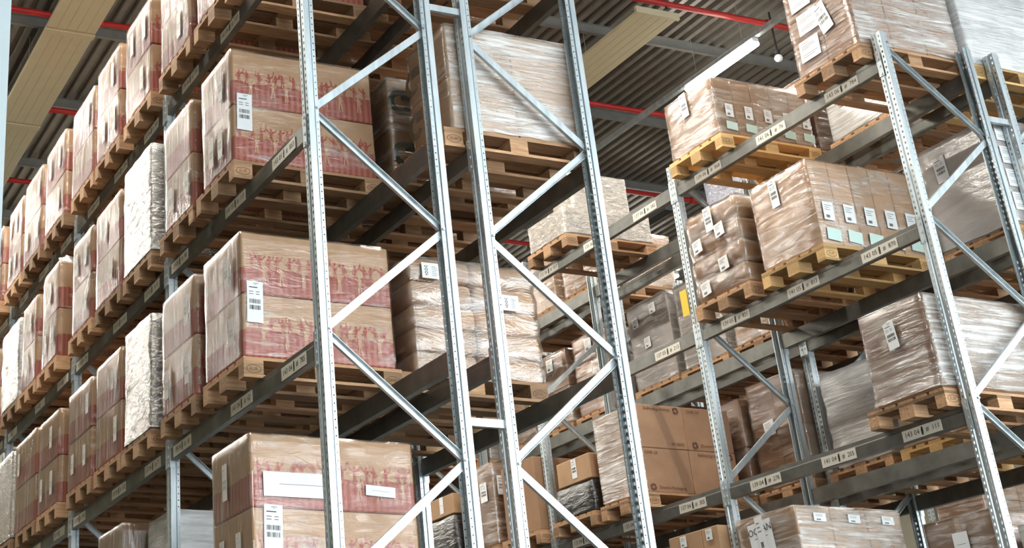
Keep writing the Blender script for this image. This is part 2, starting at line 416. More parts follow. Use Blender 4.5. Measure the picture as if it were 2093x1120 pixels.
# ------------------------------------------------------------------ racks
half = [(.010,.008),(.0,.014),(.0,.05),(.040,.05),(.043,.034),(.049,.034),(.051,.0435),(.075,.0435),(.075,.034)]
profU = [(x,-y) for x, y in reversed(half)] + half
ub = MB(); ub.prism(profU, (0,0,0), (0,0,TOPZ), (1,0,0), (0,1,0), closed=False)
UPR = ub.mesh('upright', [M_UPR])
def upright(parent, loc, rz):
    o = ob('post', UPR, parent, loc, rz)
    md = o.modifiers.new('sheet', 'SOLIDIFY'); md.thickness = .0025; md.offset = 0
    return o
CH = [(-.025,0),(.025,0),(.025,.028),(.022,.028),(.022,.003),(-.022,.003),(-.022,.028),(-.025,.028)]
def brace_mesh(za, zb, xa, xb, open_front):
    a, e = Vector((xa, .05, za)), Vector((xb, .05, zb)); d = (e-a).normalized()
    side = Vector((0,1,0)).cross(d).normalized(); y = Vector((0,-1 if open_front else 1,0))
    off = Vector((0, .014 if open_front else -.014, 0))
    c = MB(); c.prism(CH, a+off, e+off, side, y); me = c.mesh('brace', [M_GALV]); fixn(me); return me
NOD_O = [6.135+1.535*k for k in range(-4, 2)]       # brace nodes on the aisle side
BRM = []
for z in NOD_O:
    if z+.765 < TOPZ: BRM.append((brace_mesh(z+.02, z+.765-.02, .062, .938, False), z))
    if z-.765 > 0 and z < TOPZ: BRM.append((brace_mesh(z-.02, z-.765+.02, .062, .938, True), z))
def bolt_mesh():
    c = MB(); c.tube((0,-.012,0), (0,.004,0), .010, 6); return c.mesh('bolt', [M_BOLT])
BOLT = bolt_mesh()
def frame(row, i, proto=[None, None]):
    mir = row in ('second', 'fourth'); k = 1 if mir else 0
    x0, y = ROWX[row], ROWY[row]+i*P
    lab = 'galvanised rack frame with diagonal braces, %s along the %s' % (ORD[i], RNAME[row])
    if i == 0: lab = 'galvanised zigzag-braced end frame of the %s' % RNAME[row]
    if proto[k] is None:
        t = thing('braced_rack_upright', lab, 'rack frame', (x0, y+.05, 0), 'pallet rack frames')
        upright(t, (0,0,0), 0); upright(t, (1,0,0), PI)
        for me, z in BRM:
            o = ob('brace', me, t, (0,-.05,0))
            if mir: o.scale.x = -1; o.location.x = 1
        for z in NOD_O:
            for zz, xx in ((z, .063), (z+.765, .937)):
                if zz < TOPZ: ob('bolt', BOLT, t, (1-xx if mir else xx, -.046, zz))
        proto[k] = t
    else:
        t = copy_tree(proto[k]); t.location = (x0, y+.05, 0); t['label'] = lab
    return t
NF = {'left': 6, 'second': 6, 'right': 7, 'fourth': 7, 'far': 4}
for r in NF:
    for i in range(NF[r]+1): frame(r, i)
# beams
BL = P-.1
bprof = [(.0,-.072),(.0,.020),(.016,.034),(.016,.066),(.05,.066),(.05,-.072)]
bb = MB(); bb.prism(bprof, (0,.002,0), (0,BL-.002,0), (1,0,0), (0,0,1)); BEAM = bb.mesh('beam_profile', [M_BEAM]); fixn(BEAM)
c = MB(); c.box(-.008, -.0025, -.052, .006, -.125, .105); c.box(-.008, .034, .0018, .006, -.125, .105)
for z in (-.105, -.035, .035, .085): c.box(-.014, -.008, -.036, -.024, z-.009, z+.009)
CONN = c.mesh('end_connector', [M_GALV])
c = MB()
for s in (-.5, .5): pass
c.box(-.003, -.001, 0, 0, 0, 0)
LBLW, LBLH = .40, .088
c = MB(); c.box(-.004, -.0005, -LBLW/2, LBLW/2, -.064, .022); LBL = c.mesh('location_label', [M_CREAM])
def mark_mesh():
    c = MB(); c.add([(-.008,-.03,0),(.006,-.034,0),(.012,-.01,0),(.010,.03,0),(-.002,.036,0),(-.010,.012,0)], [(0,1,2,3,4,5)]); return c.mesh('arrow_mark', [M_BLACK])
MARK = mark_mesh()
CODES = {('left',5): ['727','723','770','302','374','518'], ('left',4): ['853','115','88','8','411','296'], ('left',3): ['785','62','18','7','352','940'], ('left',2): ['119','264','503','71','38','630'],
         ('right',5): ['784','76','868','582','374','837'], ('right',4): ['870','813','825','213','467','209'], ('right',3): ['111','205','278','305','264','190'], ('right',2): ['402','318','97','556','83','270']}
def beam(row, n, i, side, proto=[None]):
    x0, y = ROWX[row], ROWY[row]+i*P+.1
    front = (side == 0) != (row in ('second', 'fourth'))
    if proto[0] is None:
        t = thing('pallet_rack_beam', '', 'rack beam'); ob('beam', BEAM, t)
        o = ob('end_connector', CONN, t); o2 = ob('end_connector', CONN, t, (0,BL,0)); o2.scale.y = -1
        proto[0] = t
    else: t = copy_tree(proto[0])
    if side == 0: t.location = (x0, y, LV*n)
    else: t.location = (x0+1, y+BL, LV*n); t.rotation_euler.z = PI
    t['label'] = 'grey steel %s beam, %s bay, %s, %s' % ('front' if front else 'rear', ORD[i], TSH[n], RNAME[row])
    t['category'] = 'rack beam'; t['kind'] = 'thing'; t['group'] = '%s beams of the %s' % (TIER[n], RNAME[row])
    return t
BAYS = {'left': 6, 'second': 6, 'right': 6, 'fourth': 6, 'far': 3}
later = []
for r in BAYS:
    for n in (5, 4, 3, 2):
        for i in range(BAYS[r]):
            for side in (0, 1):
                t = beam(r, n, i, side)
                if side == 0 and r in ('left', 'right') and i < 4: later.append((t, r, n, i))
for t, r, n, i in later:
    for k in range(3):
        yy = (.28, 1.20, 2.12)[k]+(.06 if r == 'left' else .16)
        if n < 5 and r == 'left' and k == 2: yy = 2.50
        lb = ob('location_label', LBL, t, (0, yy, 0))
        lb.rotation_euler.x = rnd.uniform(-.012, .012)
        num = 143-2*(3*i+k)
        if i < 3:
            stick('label_text', text_mesh('%d %02d' % (num, n+1), .056, M_BLACK), lb, '-X', (-.0048, .10, -.02))
            stick('arrow_mark', MARK, lb, '-X', (-.0048, -.005, -.02))
            if i < 2: stick('label_text', text_mesh('#  '+CODES[(r,n)][3*i+k], .054, M_BLACK), lb, '-X', (-.0048, -.115, -.02))
# row spacers between the twin racks
c = MB(); c.prism([(-.026,0),(.026,0),(.026,.03),(.022,.03),(.022,.003),(-.022,.003),(-.022,.03),(-.026,.03)], (0,0,0), (G,0,0), (0,0,1), (0,1,0)); SPC = c.mesh('row_spacer', [M_GALV]); fixn(SPC)
for a, bname in (('left', 'left racks'), ('right', 'right racks')):
    for i in range(4):
        for j, z in enumerate((7.10, 4.08, 1.06)):
            o = ob('row_spacer', SPC, None, (ROWX[a]+1, ROWY[a]+i*P+.02, z))
            tag(o, '%s galvanised spacer bar joining the twin %s, %s frame' % (('upper', 'middle', 'lowest')[j], bname, ORD[i]), 'spacer bar', 'row spacer bars')
# yellow marker plates on the right rack's uprights
for i, z in ((1, 6.35), (2, 6.1)):
    c = MB(); c.box(0, .004, -.05, .05, -.13, .13)
    tag(c.obj('marker_plate', M_YEL, None, (XC+.004 if i < 0 else XC-.012, YC+i*P+.155, z)), 'yellow marker plate on the %s upright of the right rack' % ORD[i], 'plate', 'yellow marker plates')

# ------------------------------------------------------------------ pallets
def deck_mesh():
    c = MB()
    for y, w in ((-.3275,.145), (-.1638,.1), (0,.145), (.1638,.1), (.3275,.145)): c.box(-.6, .6, y-w/2, y+w/2, .122, .144)
    return c
def pallet_meshes(m):
    D = deck_mesh().mesh('deck_boards', [m])
    c = MB(); c.box(-.0725, .0725, -.4, .4, .1, .1215); T = c.mesh('stringer_board', [m])
    c = MB(); c.box(-.6, .6, -.05, .05, 0, .0215); K = c.mesh('skid_board', [m])
    c = MB(); c.box(-.6, .6, -.0725, .0725, 0, .0215); K2 = c.mesh('skid_board', [m])
    c = MB(); c.box(-.0725, .0725, -.05, .05, .022, .0995); B1 = c.mesh('block', [m])
    c = MB(); c.box(-.0725, .0725, -.0725, .0725, .022, .0995); B2 = c.mesh('block', [m])
    return D, T, K, K2, B1, B2
PM = {'old': pallet_meshes(M_WOOD), 'new': pallet_meshes(M_WOODN)}
oval = MB()
ring = [(math.cos(2*PI*i/24), math.sin(2*PI*i/24)) for i in range(24)]
oval.add([(.055*a, .030*b_, 0) for a, b_ in ring]+[(.051*a, .026*b_, 0) for a, b_ in ring], [(i, (i+1) % 24, 24+(i+1) % 24, 24+i) for i in range(24)])
OVAL = oval.mesh('stamp_ring', [M_STAMP])
PROT = {}
def pallet(kind, loc, label, near=True, group=None):
    k = (kind, near)
    if k not in PROT:
        D, T, K, K2, B1, B2 = PM[kind]
        t = thing('wooden_pallet', '', 'pallet')
        if near:
            ob('deck_boards', D, t)
            for x in (-.5275, 0, .5275): ob('stringer_board', T, t, (x,0,0))
            for y, k1 in ((-.35, K), (0, K2), (.35, K)): ob('skid_board', k1, t, (0,y,0))
            for x in (-.5275, 0, .5275):
                for y, bm_ in ((-.35, B1), (0, B2), (.35, B1)):
                    q = ob('block', bm_, t, (x,y,0))
                    if y < -.1:
                        if x: 
                            stick('stamp_ring', OVAL, q, '-Y', (0,-.0508,.06)); stick('stamp_text', text_mesh('EPAL' if x > 0 else 'EUR', .034, M_STAMP), q, '-Y', (0,-.0508,.06))
        else:
            c = deck_mesh()
            for x in (-.5275, 0, .5275):
                c.box(x-.0725, x+.0725, -.4, .4, .1, .1215)
                for y, w in ((-.35,.05), (0,.0725), (.35,.05)): c.box(x-.0725, x+.0725, y-w, y+w, .0216, .0995)
            for y, w in ((-.35,.05), (0,.0725), (.35,.05)): c.box(-.6, .6, y-w, y+w, 0, .0215)
            ob('pallet_boards', c.mesh('pallet_boards', [M_WOOD if kind == 'old' else M_WOODN]), t)
        PROT[k] = t
    else: t = copy_tree(PROT[k])
    t.location = loc; tag(t, label, 'pallet', group)
    return t

# ------------------------------------------------------------------ load pieces
def film_shell(dx, dy, za, zb, seed, amp=.006, bulge=None, skirt=.05, top_amp=0.0, rim=.07, taper=0.0, flare=0.0):
    # wrapped sides of a load: a closed band of film with rounded corners, folded over the top edge
    r = .018; hx, hy = dx/2, dy/2; per_ = []
    def side(a, b_, n):
        for i in range(n): per_.append((a[0]+(b_[0]-a[0])*i/n, a[1]+(b_[1]-a[1])*i/n))
    nx, ny = max(6, int(dx/.055)), max(6, int(dy/.055))
    cs = [(-hx+r,-hy),(hx-r,-hy),(hx,-hy+r),(hx,hy-r),(hx-r,hy),(-hx+r,hy),(-hx,hy-r),(-hx,-hy+r)]
    for k in range(4):
        a, b_ = cs[2*k], cs[2*k+1]; side(a, b_, nx if k % 2 == 0 else ny); per_.append(b_)
    m = len(per_); nz = max(8, int((zb-za)/.06)); vs, fs = [], []
    so = Vector((seed*3.7, seed*1.3, seed*2.1))
    for j in range(nz+1):
        t = j/nz
        for i, (x, y) in enumerate(per_):
            d = Vector((x/hx, y/hy, 0)); d = Vector((d.x if abs(d.x) > .97 else 0, d.y if abs(d.y) > .97 else 0, 0))
            if d.length: d.normalize()
            z = za+(zb-za)*t
            nn = noise.noise(Vector((x*5, y*5, z*6))+so)*amp + noise.noise(Vector((x*14, y*14, z*17))+so)*amp*.5
            if bulge: nn += bulge(z, x if abs(d.y) > .5 else y)
            nn += -taper*t + flare*max(0, 1-t*6)**2
            zz = z
            if j == 0: zz += noise.noise(Vector((x*7, y*7, 1))+so)*skirt
            if j >= nz-1: zz += noise.noise(Vector((x*4, y*4, 9))+so)*top_amp
            vs.append((x+d.x*nn, y+d.y*nn, zz))
    for j in range(nz):
        for i in range(m):
            k = (i+1) % m; fs.append((j*m+i, j*m+k, (j+1)*m+k, (j+1)*m+i))
    base = len(vs); q = (1-rim/hx, 1-rim/hy)
    for i, (x, y) in enumerate(per_):
        v = vs[nz*m+i]; vs.append((x*q[0], y*q[1], v[2]+.004+noise.noise(Vector((x*9,y*9,3))+so)*.004))
    for i in range(m):
        k = (i+1) % m; fs.append((nz*m+i, nz*m+k, base+k, base+i))
    me = bpy.data.meshes.new('stretch_film'); me.from_pydata(vs, [], fs); smooth(me); me.update()
    return me
lab_cache = {}
def label_mesh(w, h, kind):
    k = (round(w,3), round(h,3), kind)
    if k not in lab_cache:
        c = MB(); c.box(-w/2, w/2, -h/2, h/2, 0, .0012); base = c.mesh('label', [M_GREENP if kind == 'green' else M_GREYP if kind == 'greytall' else M_WHITE])
        c = MB(); r = random.Random(int(w*1000+h*77))
        def ln(u0, u1, v, t): c.add([(w*(u0-.5), h*(v-.5), .002), (w*(u1-.5), h*(v-.5), .002), (w*(u1-.5), h*(v-.5)+t, .002), (w*(u0-.5), h*(v-.5)+t, .002)], [(0,1,2,3)])
        if kind in ('tall', 'greytall'):     # shipping label: heading lines, two rows of bar code
            ln(.38, .72, .95, h*.010); ln(.45, .62, .92, h*.008); ln(.12, .66, .84, h*.022)
            for v in (.74, .68): ln(.12, .40, v, h*.014); ln(.55, .78, v, h*.014)
            for v in (.46, .31):
                u = .14
                while u < .84:
                    q = r.choice((.012, .02, .035)); ln(u, min(.86, u+q), v, h*.105); u += q+r.choice((.012, .018, .03))
        elif kind == 'sheet':
            for v in (.86, .74, .66, .58, .3, .2): ln(.1, r.uniform(.5, .9), v, h*.02)
        elif kind == 'wide':
            u = .16
            for k2 in range(3):
                for q in range(6): ln(u, u+.045, .18+q*.11, h*(.03+.05*((q+k2) % 2)))
                u += .06
            for v in (.2, .32, .44, .56, .68, .76): ln(.55, r.uniform(.75, .9), v, h*.02)
        elif kind == 'paper': ln(.2, .8, .5, h*.02)
        else:
            for v in (.8, .68, .56): ln(.15, r.uniform(.5, .85), v, h*.03)
            ln(.2, .55, .12, h*.16)
        lab_cache[k] = (base, c.mesh('label_print', [M_PRNL if kind == 'greytall' else M_GREY if kind not in ('tall', 'wide') else M_BLACK]))
    return lab_cache[k]
def put_label(t, face, pos, w, h, kind='small', spin=0.0, name='label'):
    a, p = label_mesh(w, h, kind)
    o = stick(name, a, t, face, pos, spin)
    if kind != 'green': 
        q = ob('label_print', p, o); q.location = (0,0,0)
    return o
def person_mesh(seed, m):
    r = random.Random(seed); c = MB(); h = 1.0
    hx = r.uniform(-.04, .04)
    c.add([(hx+.075*math.cos(2*PI*i/10), .9+.09*math.sin(2*PI*i/10), 0) for i in range(10)], [tuple(range(10))])
    c.add([(-.12,.78,0),(-.08,.45,0),(.08,.45,0),(.13,.78,0),(.03,.83,0),(-.03,.83,0)], [(0,1,2,3,4,5)])
    for s in (-1, 1):
        if r.random() < .75:
            ex, ey = s*r.uniform(.2,.3), .8+r.uniform(-.05,.08); px, py = s*r.uniform(.2,.42), 1.05+r.uniform(-.1,.14)
        else: ex, ey = s*.22, .62; px, py = s*.12, .5
        c.add([(s*.10,.79,0),(s*.12,.70,0),(ex+s*.03,ey-.03,0),(px+s*.03,py,0),(px-s*.03,py+.01,0),(ex-s*.03,ey+.04,0)], [(0,1,2,5),(5,2,3,4)])
        sx = s*r.uniform(.04,.16)
        c.add([(s*.01,.47,0),(s*.085,.47,0),(sx+s*.05,0,0),(sx-s*.03,0,0)], [(0,1,2,3)])
    return c.mesh('printed_figure', [m])
PEOPLE = [person_mesh(i, M_REDP) for i in range(6)]; PEOPLET = [person_mesh(i+9, M_FIGT) for i in range(6)]

def cartons(t, nx, ny, nz, dx, dy, za, zb, m, gap=.006, r=.006, name='carton', tape=False, jitter=.004):
    cw, cd, ch = dx/nx, dy/ny, (zb-za)/nz; out = []
    me = rbox_m(cw-gap, cd-gap, ch-gap*.5, m, r)
    for k in range(nz):
        for i in range(nx):
            for j in range(ny):
                if 0 < i < nx-1 and 0 < j < ny-1: continue          # buried in the stack
                o = ob(name, me, t, (-dx/2+cw*(i+.5)+rnd.uniform(-jitter, jitter)*.5, -dy/2+cd*(j+.5)+rnd.uniform(-jitter, jitter)*.5, za+ch*(k+.5)))
                out.append((o, i, j, k, cw, cd, ch))
                if tape:
                    if i == 0:
                        c = MB(); c.box(-cw/2-.0008, -cw/2+.01, -.025, .025, -ch/2+.01, ch/2-.01); c.obj('packing_tape', M_TAPE, o)
    return out

# ------------------------------------------------------------------ loads
PX = {'left': (-.115, 1.085), 'second': (1.092, 2.292), 'right': (5.32, 6.52), 'fourth': (6.56, 7.76), 'far': (10.77, 11.97)}
SHORT = {'left': 'left rack', 'second': 'second rack', 'right': 'right rack', 'fourth': 'rear right rack', 'far': 'farthest rack'}
TSH = {5: 'top tier', 4: 'second tier', 3: 'third tier', 2: 'lowest tier'}
def where(row, n, pos): return '%s load on %s %s' % (ORD[pos].replace('nearest', 'first'), SHORT[row], TSH[n])
SEED = [0]
def load(row, n, pos, y0, y1, h, style, look, near=True, wood='old', x0=None, x1=None, cat='wrapped load', name='wrapped_carton_stack', deck=True, **kw):
    """a pallet plus the load on it; h is the top of the load above the beams, pos counts along the rack"""
    SEED[0] += 1; sd = SEED[0]
    px0, px1 = PX[row]; z = zl(n); yc = (y0+y1)/2
    if deck: pallet(wood, ((px0+px1)/2, y0+.395, z), '%s pallet under the %s' % ('orange new wooden' if wood == 'new' else 'weathered wooden', where(row, n, pos)), near, 'wooden pallets')
    x0 = px0+.01 if x0 is None else x0; x1 = px1-.03 if x1 is None else x1
    dx, dy = x1-x0, y1-y0; zt = h-.146
    t = thing(name, look+', '+where(row, n, pos), cat, ((x0+x1)/2, yc, z+.1455), 'loads on the '+RNAME[row])
    hx, hy = dx/2, dy/2
    if style == 'red':
        ht = zt/2
        for k in range(2):
            o = ob('carton', rbox_m(dx-.02, dy-.02, ht-.006, M_CARDRED, .008), t, (rnd.uniform(-.004,.004), 0, ht*(k+.5)))
        # the printed band is measured from the carton's own middle
        me = film_shell(dx, dy, .015, zt, sd, .005, skirt=.012); me.materials.append(F_VERT); me.materials.append(F_CLEAR)
        for p_ in me.polygons:
            if p_.normal.y < -.7 and abs(p_.normal.z) < .6: p_.material_index = 1
        ob('stretch_film', me, t)
        for k in range(2):
            if rnd.random() < .75: put_label(t, '-X', (-hx-.012, -hy+rnd.uniform(.10,.3), ht*(k+.5)), .085, rnd.uniform(.18,.25), 'greytall')
            if rnd.random() < .5: put_label(t, '-X', (-hx-.012, hy-rnd.uniform(.1,.3), ht*(k+.5)), .085, rnd.uniform(.18,.25), 'greytall')
        for k in range(2):
            if near:
                nfig = 15
                for q in range(nfig):
                    u = -hx+.07+(dx-.14)*q/(nfig-1)+rnd.uniform(-.02,.02)
                    stick('printed_figure', PEOPLE[rnd.randrange(6)], t, '-Y', (u, -hy+.0075, ht*k+ht*.33), 0, .12, .145)
                    if q % 2: stick('printed_figure', PEOPLET[rnd.randrange(6)], t, '-Y', (u+.03, -hy+.0075, ht*k+ht*.17), 0, .12, .14)
    elif style in ('silver', 'blue'):
        ob('packed_goods', rbox_m(dx-.03, dy-.03, zt-.02, M_CARDG, .02), t, (0,0,zt/2-.005))
        me = film_shell(dx, dy, .015, zt, sd, .010, top_amp=.015, skirt=.012); me.materials.append(F_SILV if style == 'silver' else F_BLUE); ob('stretch_film', me, t)
    elif style == 'cartons':
        nx, ny, nz = kw.get('grid', (2,1,2)); m = kw.get('m', M_CARD)
        kw['out'] = cartons(t, nx, ny, nz, dx-.02, dy-.02, .002, zt-.003, m, tape=kw.get('tape', False))
        f = kw.get('film', F_THIN)
        if f:
          me = film_shell(dx, dy, 0.015, zt, sd, kw.get('amp', .005), skirt=.012, flare=kw.get('flare', 0)); me.materials.append(f)
        if f is F_HORZ:
            me.materials.append(F_SIDE)  # same film, less milky on the aisle side; end faces keep painted daylight glare
            for p_ in me.polygons:
                if p_.normal.x < -.6: p_.material_index = 1
        if f: ob('stretch_film', me, t)
    elif style == 'bags':
        nl = kw.get('layers', 4); hl = zt/nl; m = kw.get('m', M_CARD)
        for k in range(nl):
            for q in range(kw.get('across', 2)):
                w = (dx-.02)/kw.get('across', 2)
                ob('bundle', rbox_m(w-.008, dy-.03, hl-.004, m, .045, 3), t, (-dx/2+.01+w*(q+.5)+rnd.uniform(-.01,.01), rnd.uniform(-.012,.012), hl*(k+.5)))
        bl = lambda zz, u: .022*math.sin(PI*((max(0, zz)/hl) % 1.0))-.012
        me = film_shell(dx, dy, 0.015, zt, sd, .010, bulge=bl, top_amp=.02, skirt=.012); me.materials.append(kw.get('film', F_BAG)); ob('stretch_film', me, t)
    return t, dx, dy, zt

# ---- left rack, front row
zred = M_CARDRED
AL = {5: [(1.07,1.80,1.10,'red'),(1.97,2.72,1.10,'red'),(2.995,3.74,1.12,'red'),(3.93,4.69,1.13,'red'),(4.80,5.60,1.10,'red'),(5.89,6.70,1.12,'red'),(6.88,7.67,1.13,'red'),(7.76,8.46,1.11,'red'),(8.80,9.56,1.12,'red'),(9.7,10.45,1.1,'red')],
      4: [(1.09,1.74,1.07,'red'),(1.97,2.64,1.07,'red'),(2.995,3.78,1.14,'silver'),(3.87,4.66,1.07,'red'),(4.80,5.48,1.08,'red'),(6.04,6.66,1.16,'red'),(6.90,7.56,1.09,'red'),(7.70,8.56,1.08,'silver'),(8.80,9.5,1.05,'red')],
      3: [(1.02,1.77,1.06,'red'),(1.98,2.74,1.08,'red'),(3.02,3.73,1.11,'silver'),(3.84,4.60,1.07,'red'),(4.75,5.53,1.06,'red'),(5.87,6.66,1.06,'red'),(6.76,7.68,1.09,'red'),(7.80,8.56,1.09,'silver')]}
for n, lst in AL.items():
    for k, (y0, y1, h, st) in enumerate(lst):
        look = 'two red-printed cartons in glossy film' if st == 'red' else 'crinkled silvery film-wrapped load'
        t, dx, dy, zt = load('left', n, k, y0, y1, h, st, look, near=(k < 3), wood='old', x0=-.112, x1=1.06, name='wrapped_carton_stack' if st == 'red' else 'film_wrapped_load')
        if st == 'red' and k == 0:
            put_label(t, '-Y', (-.49, -dy/2-.006, zt*.43), .12, .30, 'tall', -.02)
for o_ in [q for q in bpy.data.objects if q.get('label') == 'two red-printed cartons in glossy film, sixth load on left rack second tier']:
    bn = bpy.data.meshes.new('film_bunch'); bm = bmesh.new(); bmesh.ops.create_uvsphere(bm, u_segments=20, v_segments=14, radius=1)
    for v in bm.verts:
        f_ = 1+.35*noise.noise(v.co*4)
        v.co = Vector((v.co.x*.16*f_-.40, v.co.y*.13*f_-.14, 1.01+v.co.z*.07*f_+(.05 if v.co.z > .6 else 0)))
    bm.to_mesh(bn); bm.free(); smooth(bn); bn.materials.append(F_SILV); ob('film_bunch', bn, o_)
t, dx, dy, zt = load('left', 2, 0, .97, 1.69, 1.11, 'red', 'two red-printed cartons with white rectangles on the end', True, x0=-.112, x1=1.10)
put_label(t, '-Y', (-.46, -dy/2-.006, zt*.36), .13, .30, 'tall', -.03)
put_label(t, '-Y', (-.24, -dy/2-.009, zt*.655), .56, .16, 'paper', 0, 'white_rectangle')  # flat white rectangles set on the end face
put_label(t, '-Y', (.33, -dy/2-.007, zt*.645), .22, .07, 'paper', -.05, 'white_rectangle')
t, dx, dy, zt = load('left', 2, 1, 3.0, 3.62, 1.02, 'cartons', 'white cartons in two layers', True, x0=.05, grid=(2,1,2), m=M_CARDW, film=F_WHIT)
t, dx, dy, zt = load('left', 2, 2, 3.80, 4.50, 1.06, 'cartons', 'brown cartons under plain film', True, grid=(1,1,2), m=M_CARDB, film=F_VERT)
t, dx, dy, zt = load('left', 2, 3, 4.75, 5.5, .95, 'cartons', 'low tan carton stack', False, grid=(1,1,2), m=M_CARD, film=F_VERT)

# ---- second rack (back row behind the left one)
t, dx, dy, zt = load('second', 4, 0, .13, .72, 1.0, 'cartons', 'pale wrapped carton block behind the end frame', True, x0=1.17, x1=2.27, grid=(2,1,2), m=M_CARDL, film=F_HORZ)
LOGO = MB()
a0 = [(math.cos(a), math.sin(a)) for a in [PI*.28+PI*1.55*i/20 for i in range(21)]]
LOGO.add([(.105*x, .105*y, 0) for x, y in a0]+[(.055*x, .055*y, 0) for x, y in a0], [(i, i+1, 22+i, 21+i) for i in range(20)])
LOGO.add([(.01,.02,0),(.11,.02,0),(.11,.105,0),(.01,.105,0)], [(0,1,2,3)])
LOGOM = LOGO.mesh('printed_logo', [M_GRNP]); LOGOF = LOGO.mesh('printed_logo', [M_GRNF])
for zz in (.30, .72): stick('printed_logo', LOGOF, t, '-X', (-dx/2-.001+.0105, .24, zt*zz), 0)
t, dx, dy, zt = load('second', 4, 1, 1.06, 1.84, 1.02, 'cartons', 'brown cartons with dark green ring logos', True, x0=1.17, x1=2.30, grid=(3,1,2), m=M_CARD, film=None)
for zz in (.26, .77): stick('printed_logo', LOGOM, t, '-Y', (-.445, -dy/2-.001+.009, zt*zz), 0, 1.0, 1.0)
me = film_shell(dx-.004, dy, .016, zt, 77, .004, skirt=.01); me.materials.append(F_THIN); ob('stretch_film', me, t)
for q, (y0, y1) in enumerate(((2.0, 2.75), (3.01, 3.74), (3.9, 4.7))):
    load('second', 4, 2+q, y0, y1, 1.0, 'cartons', 'plain brown cartons', q < 1, grid=(2,1,2), m=M_CARDB, film=F_THIN)
t, dx, dy, zt = load('second', 3, 0, 1.05, 1.82, 1.04, 'bags', 'bulging brown paper bundles in creased film', True, x0=1.22, x1=2.30, layers=5, across=2, m=M_CARDL, wrap_pallet=True, name='wrapped_bundle_stack')
put_label(t, '-Y', (-.36, -dy/2-.022, zt*.87), .15, .12, 'wide')
put_label(t, '-Y', (.29, -dy/2-.024, zt*.66), .14, .12, 'wide')
for q, (y0, y1) in enumerate(((1.98, 2.74), (3.01, 3.74), (3.9, 4.7))):
    load('second', 3, 1+q, y0, y1, .9, 'cartons', 'plain tan cartons', q < 1, grid=(2,1,2), m=M_CARD, film=F_THIN)
for q, (y0, y1) in enumerate(((.12, .88), (1.05, 1.82), (1.97, 2.74), (3.0, 3.76))):
    load('second', 5, q, y0, y1, 1.05, 'cartons', 'high brown carton stack', q < 3, grid=(2,1,2), m=M_CARD, film=F_THIN)

# ---- right rack
t, dx, dy, zt = load('right', 5, 0, .29, 1.04, 1.55, 'cartons', 'tall carton stack with white delivery sheets', True, grid=(3,2,5), m=M_CARDR, film=F_HORZ)
for q, (yy, zz) in enumerate(((.16,.16), (.12,.34), (.16,.52), (.20,.70), (.22,.88), (-.12,.80), (-.28,.96))):
    put_label(t, '-X', (-dx/2-.008, yy, zt*zz), .24, .20, 'sheet', rnd.uniform(-.05,.05), 'delivery_sheet')
put_label(t, '-X', (-dx/2-.010, -.06, zt*.30), .14, .30, 'tall', .25)
put_label(t, '-X', (-dx/2-.010, -.30, zt*.66), .16, .24, 'tall', .1)
put_label(t, '-Y', (-dx/2+.09, -dy/2-.009, zt*.66), .2, .16, 'sheet')
for k in range(5):
    for q in range(2):
        if (k+q) % 2 == 0: stick('carton_text', text_mesh('FUTURE PLUS', .03, M_BRNP), t, '-X', (-dx/2+.003, -.2+.1*q, zt*(.1+.2*k)), 0)
t, dx, dy, zt = load('right', 5, 1, 2.14, 2.90, .76, 'cartons', 'low carton block in ragged glossy film', True, grid=(5,1,1), m=M_CARD, film=F_THIN, wood='new')
for q in range(5):
    put_label(t, '-Y', (-dx/2+.15+q*.232, -dy/2-.008, zt*.42), .09, .14, 'small', -.05)
    put_label(t, '-Y', (-dx/2+.15+q*.232, -dy/2-.008, zt*.15), .13, .085, 'green', -.08)
put_label(t, '-X', (-dx/2-.010, .05, zt*.80), .10, .26, 'tall', .05)
t, dx, dy, zt = load('right', 5, 2, 4.83, 5.58, .47, 'cartons', 'low grey film-wrapped block', True, grid=(2,1,1), m=M_CARDG, film=F_SILB)
me = film_shell(.78, .43, .004, .585, 91, .010, flare=.05, skirt=.01); me.materials.append(F_SILB)
t2 = thing('film_wrapped_load', 'tall shiny film-wrapped stack standing on the low grey block', 'wrapped load', (6.10, 5.365, zl(5)+.490))
ob('stretch_film', me, t2); ob('packed_goods', rbox_m(.75, .40, .57, M_CARDG, .03), t2, (0,0,.288))
t, dx, dy, zt = load('right', 4, 0, 1.17, 1.94, .95, 'cartons', 'tan cartons with white and green labels', True, grid=(5,1,1), m=M_CARDL, film=F_THIN, wood='new')
for q in range(5):
    put_label(t, '-Y', (-dx/2+.13+q*.232, -dy/2-.008, zt*.39), .115, .17, 'small', -.04)
    put_label(t, '-Y', (-dx/2+.14+q*.232, -dy/2-.008, zt*.12), .15, .11, 'green', -.1)
put_label(t, '-X', (-dx/2-.008, .06, zt*.80), .10, .26, 'tall', .03)
me = None
t, dx, dy, zt = load('right', 4, 1, 2.13, 2.88, 1.02, 'bags', 'brown bundles in folded shiny film with white labels', True, layers=4, across=2, m=M_CARD, name='wrapped_bundle_stack', wrap_pallet=True)
put_label(t, '-X', (-dx/2-.026, .0, zt*.85), .11, .24, 'tall', .03)
for yy, zz in ((.22,.62), (-.12,.68), (.2,.13), (-.1,.30)): put_label(t, '-X', (-dx/2-.024, yy, zt*zz), .13, .13, 'small', .1)
t, dx, dy, zt = load('right', 3, 0, .295, 1.0, .91, 'cartons', 'large brown film-wrapped carton block with a white tag', True, grid=(1,1,2), m=M_CARDB, film=F_HORZ, flare=.03)
put_label(t, '-X', (-dx/2-.012, .02, zt*.68), .11, .22, 'tall', .08)
rd = MB()
